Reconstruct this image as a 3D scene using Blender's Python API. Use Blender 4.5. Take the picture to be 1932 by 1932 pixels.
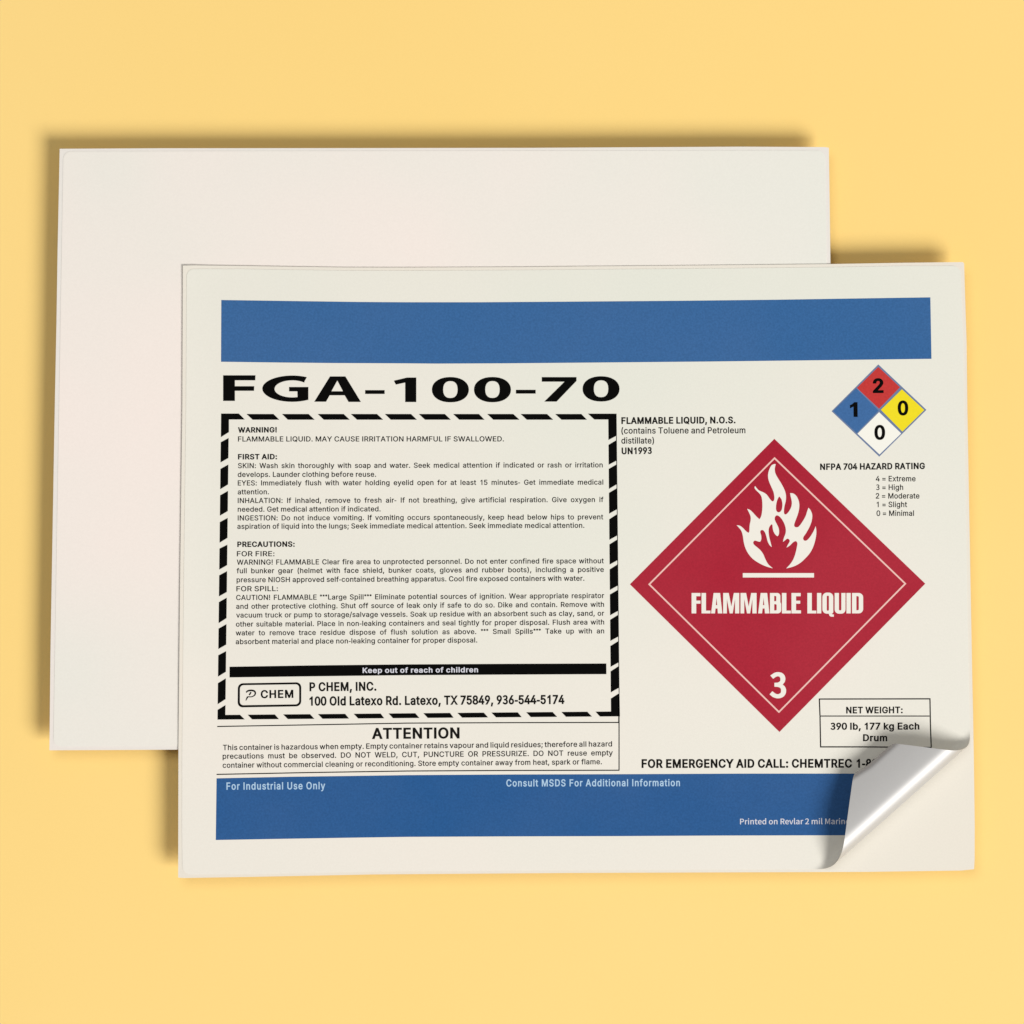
import bpy, math, json, random
from mathutils import Vector
from mathutils.geometry import delaunay_2d_cdt

# ---------------------------------------------------------------- camera, light, exposure
sc = bpy.context.scene
for o in list(bpy.data.objects):
    bpy.data.objects.remove(o)
COL = sc.collection
S = 0.000188            # metres per layout unit (the sheets are letter size, 279 mm wide)
CAM_H = 1.5
cam_d = bpy.data.cameras.new('camera')
cam = bpy.data.objects.new('camera', cam_d)
COL.objects.link(cam)
cam.location = (0, 0, CAM_H)
cam_d.sensor_width = 36
cam_d.lens = 36 * CAM_H / (1932 * S)
cam_d.clip_start = 0.05
cam_d.clip_end = 50
sc.camera = cam

w = bpy.data.worlds.new('World')
sc.world = w
w.use_nodes = True
bg = w.node_tree.nodes['Background']
bg.inputs[0].default_value = (1.0, 0.99, 0.97, 1)
bg.inputs[1].default_value = 0.18


def area(name, pos, size, power, color, target=(0, 0, 0), shape='DISK'):
    l = bpy.data.lights.new(name, 'AREA')
    l.shape = shape
    l.size = size
    l.energy = power
    l.color = color
    o = bpy.data.objects.new(name, l)
    COL.objects.link(o)
    o.location = pos
    o.rotation_euler = (Vector(target) - Vector(pos)).to_track_quat('-Z', 'Y').to_euler()
    return o


kd = Vector((27, -24, 30)).normalized()
area('key_lamp', kd * 6.0, 3.0, 420, (1.0, 0.985, 0.96))
area('ambient_fill', (-0.5, 0.8, 2.4), 1.5, 17, (1.0, 0.99, 0.975))  # added ambient fill, set upper left to even out the key's falloff

sc.view_settings.view_transform = 'Standard'
sc.view_settings.look = 'None'
sc.view_settings.exposure = 0.0
sc.view_settings.gamma = 1
sc.render.engine = 'CYCLES'

# ---------------------------------------------------------------- materials


def mat(name, col, rough=0.5, spec=0.3, tint=None, tint_scale=9, speck=0.0, metallic=0.0, bump=0.0, bump_scale=300,
        coord='Object', tint_amt=1.0, off=(0, 0, 0)):
    m = bpy.data.materials.new(name)
    m.use_nodes = True
    nt = m.node_tree
    b = nt.nodes['Principled BSDF']
    b.inputs['Roughness'].default_value = rough
    b.inputs['Specular IOR Level'].default_value = spec * 0.25 if not metallic else spec
    b.inputs['Metallic'].default_value = metallic
    tc = nt.nodes.new('ShaderNodeTexCoord')
    src = None
    c = nt.nodes.new('ShaderNodeRGB')
    c.outputs[0].default_value = (*col, 1)
    src = c.outputs[0]
    if tint:
        n = nt.nodes.new('ShaderNodeTexNoise')
        n.inputs['Scale'].default_value = tint_scale
        n.inputs['Detail'].default_value = 4
        n.inputs['Roughness'].default_value = 0.55
        mp = nt.nodes.new('ShaderNodeMapping')
        mp.inputs['Location'].default_value = off
        nt.links.new(tc.outputs[coord], mp.inputs['Vector'])
        nt.links.new(mp.outputs[0], n.inputs['Vector'])
        r = nt.nodes.new('ShaderNodeMapRange')
        r.inputs['From Min'].default_value = 0.33
        r.inputs['From Max'].default_value = 0.67
        r.inputs['To Max'].default_value = tint_amt
        nt.links.new(n.outputs['Fac'], r.inputs['Value'])
        mx = nt.nodes.new('ShaderNodeMix')
        mx.data_type = 'RGBA'
        nt.links.new(r.outputs[0], mx.inputs[0])
        nt.links.new(src, mx.inputs[6])
        mx.inputs[7].default_value = (*tint, 1)
        src = mx.outputs[2]
    if speck:
        n = nt.nodes.new('ShaderNodeTexNoise')
        n.inputs['Scale'].default_value = 1500
        n.inputs['Detail'].default_value = 3
        nt.links.new(tc.outputs[coord], n.inputs['Vector'])
        r = nt.nodes.new('ShaderNodeMapRange')
        r.inputs['From Min'].default_value = 0.3
        r.inputs['From Max'].default_value = 0.7
        r.inputs['To Min'].default_value = 1 - speck
        r.inputs['To Max'].default_value = 1 + speck
        nt.links.new(n.outputs['Fac'], r.inputs['Value'])
        mx = nt.nodes.new('ShaderNodeVectorMath')
        mx.operation = 'SCALE'
        nt.links.new(src, mx.inputs[0])
        nt.links.new(r.outputs[0], mx.inputs['Scale'])
        src = mx.outputs[0]
    nt.links.new(src, b.inputs['Base Color'])
    if bump:
        n = nt.nodes.new('ShaderNodeTexNoise')
        n.inputs['Scale'].default_value = bump_scale
        n.inputs['Detail'].default_value = 4
        nt.links.new(tc.outputs[coord], n.inputs['Vector'])
        bp = nt.nodes.new('ShaderNodeBump')
        bp.inputs['Strength'].default_value = bump
        bp.inputs['Distance'].default_value = 0.0002
        nt.links.new(n.outputs['Fac'], bp.inputs['Height'])
        nt.links.new(bp.outputs[0], b.inputs['Normal'])
    return m


M = {
    'yellow': mat('yellow_surface', (0.900, 0.630, 0.215), 0.75, 0.2, tint=(0.910, 0.650, 0.240), tint_scale=2.2, speck=0.008),
    'blank': mat('blank_film', (0.835, 0.748, 0.695), 0.5, 0.25, tint=(0.710, 0.742, 0.668), tint_scale=3.2, off=(3.4, 0, 0), speck=0.014, bump=0.02),  # pink to green light cast put into the colour, offset so pink falls left
    'film': mat('white_film', (0.785, 0.738, 0.665), 0.5, 0.25, tint=(0.712, 0.722, 0.642), tint_scale=3.6, off=(10.2, 0, 0), speck=0.014, bump=0.02),  # tint paints the uneven pink and green colour cast into the film
    'liner': mat('backing_paper', (0.755, 0.695, 0.610), 0.6, 0.2, tint=(0.745, 0.705, 0.620), tint_scale=10, speck=0.014),
    'liner2': mat('rear_backing_paper', (0.770, 0.715, 0.665), 0.6, 0.2, tint=(0.740, 0.715, 0.665), tint_scale=8, speck=0.014),
    'greyboard': mat('spacer_greyboard', (0.22, 0.20, 0.17), 0.9, 0.1, speck=0.15),  # dark, so the added spacer bounces little light
    'adhesive': mat('adhesive_back', (0.485, 0.477, 0.468), 0.52, 0.5, metallic=0.35, speck=0.01),
    'blue': mat('blue_ink', (0.032, 0.118, 0.296), 0.45, 0.3, tint=(0.042, 0.124, 0.298), tint_scale=14, speck=0.10),
    'blue_shaded': mat('blue_ink_shaded', (0.019, 0.091, 0.258), 0.45, 0.3, tint=(0.033, 0.103, 0.266), tint_scale=14, speck=0.10),  # same blue as the header, darkened to paint in the lower band's shading
    'black': mat('black_ink', (0.0020, 0.0018, 0.0016), 0.6, 0.12, speck=0.2),
    'text': mat('text_ink', (0.007, 0.006, 0.005), 0.5, 0.2),
    'red': mat('red_ink', (0.34, 0.008, 0.026), 0.45, 0.3, tint=(0.375, 0.022, 0.040), tint_scale=12, speck=0.07),
    'reverse': mat('reversed_white', (0.79, 0.76, 0.69), 0.5, 0.25),
    'reverse_pink': mat('pinkish_white_line', (0.78, 0.50, 0.45), 0.5, 0.25),
    'reverse_blue': mat('pale_blue_lettering', (0.40, 0.56, 0.72), 0.5, 0.25),
    'reverse_grey': mat('pale_grey_lettering', (0.62, 0.62, 0.68), 0.5, 0.25),
    'q_red': mat('rating_red', (0.50, 0.038, 0.036), 0.45, 0.3, speck=0.08),
    'q_blue': mat('rating_blue', (0.046, 0.132, 0.320), 0.45, 0.3, speck=0.08),
    'q_yellow': mat('rating_yellow', (0.80, 0.66, 0.018), 0.45, 0.3, speck=0.02),
    'q_white': mat('rating_white', (0.83, 0.82, 0.75), 0.45, 0.3),
    'q_line': mat('rating_outline', (0.14, 0.19, 0.32), 0.45, 0.3),
}

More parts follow.
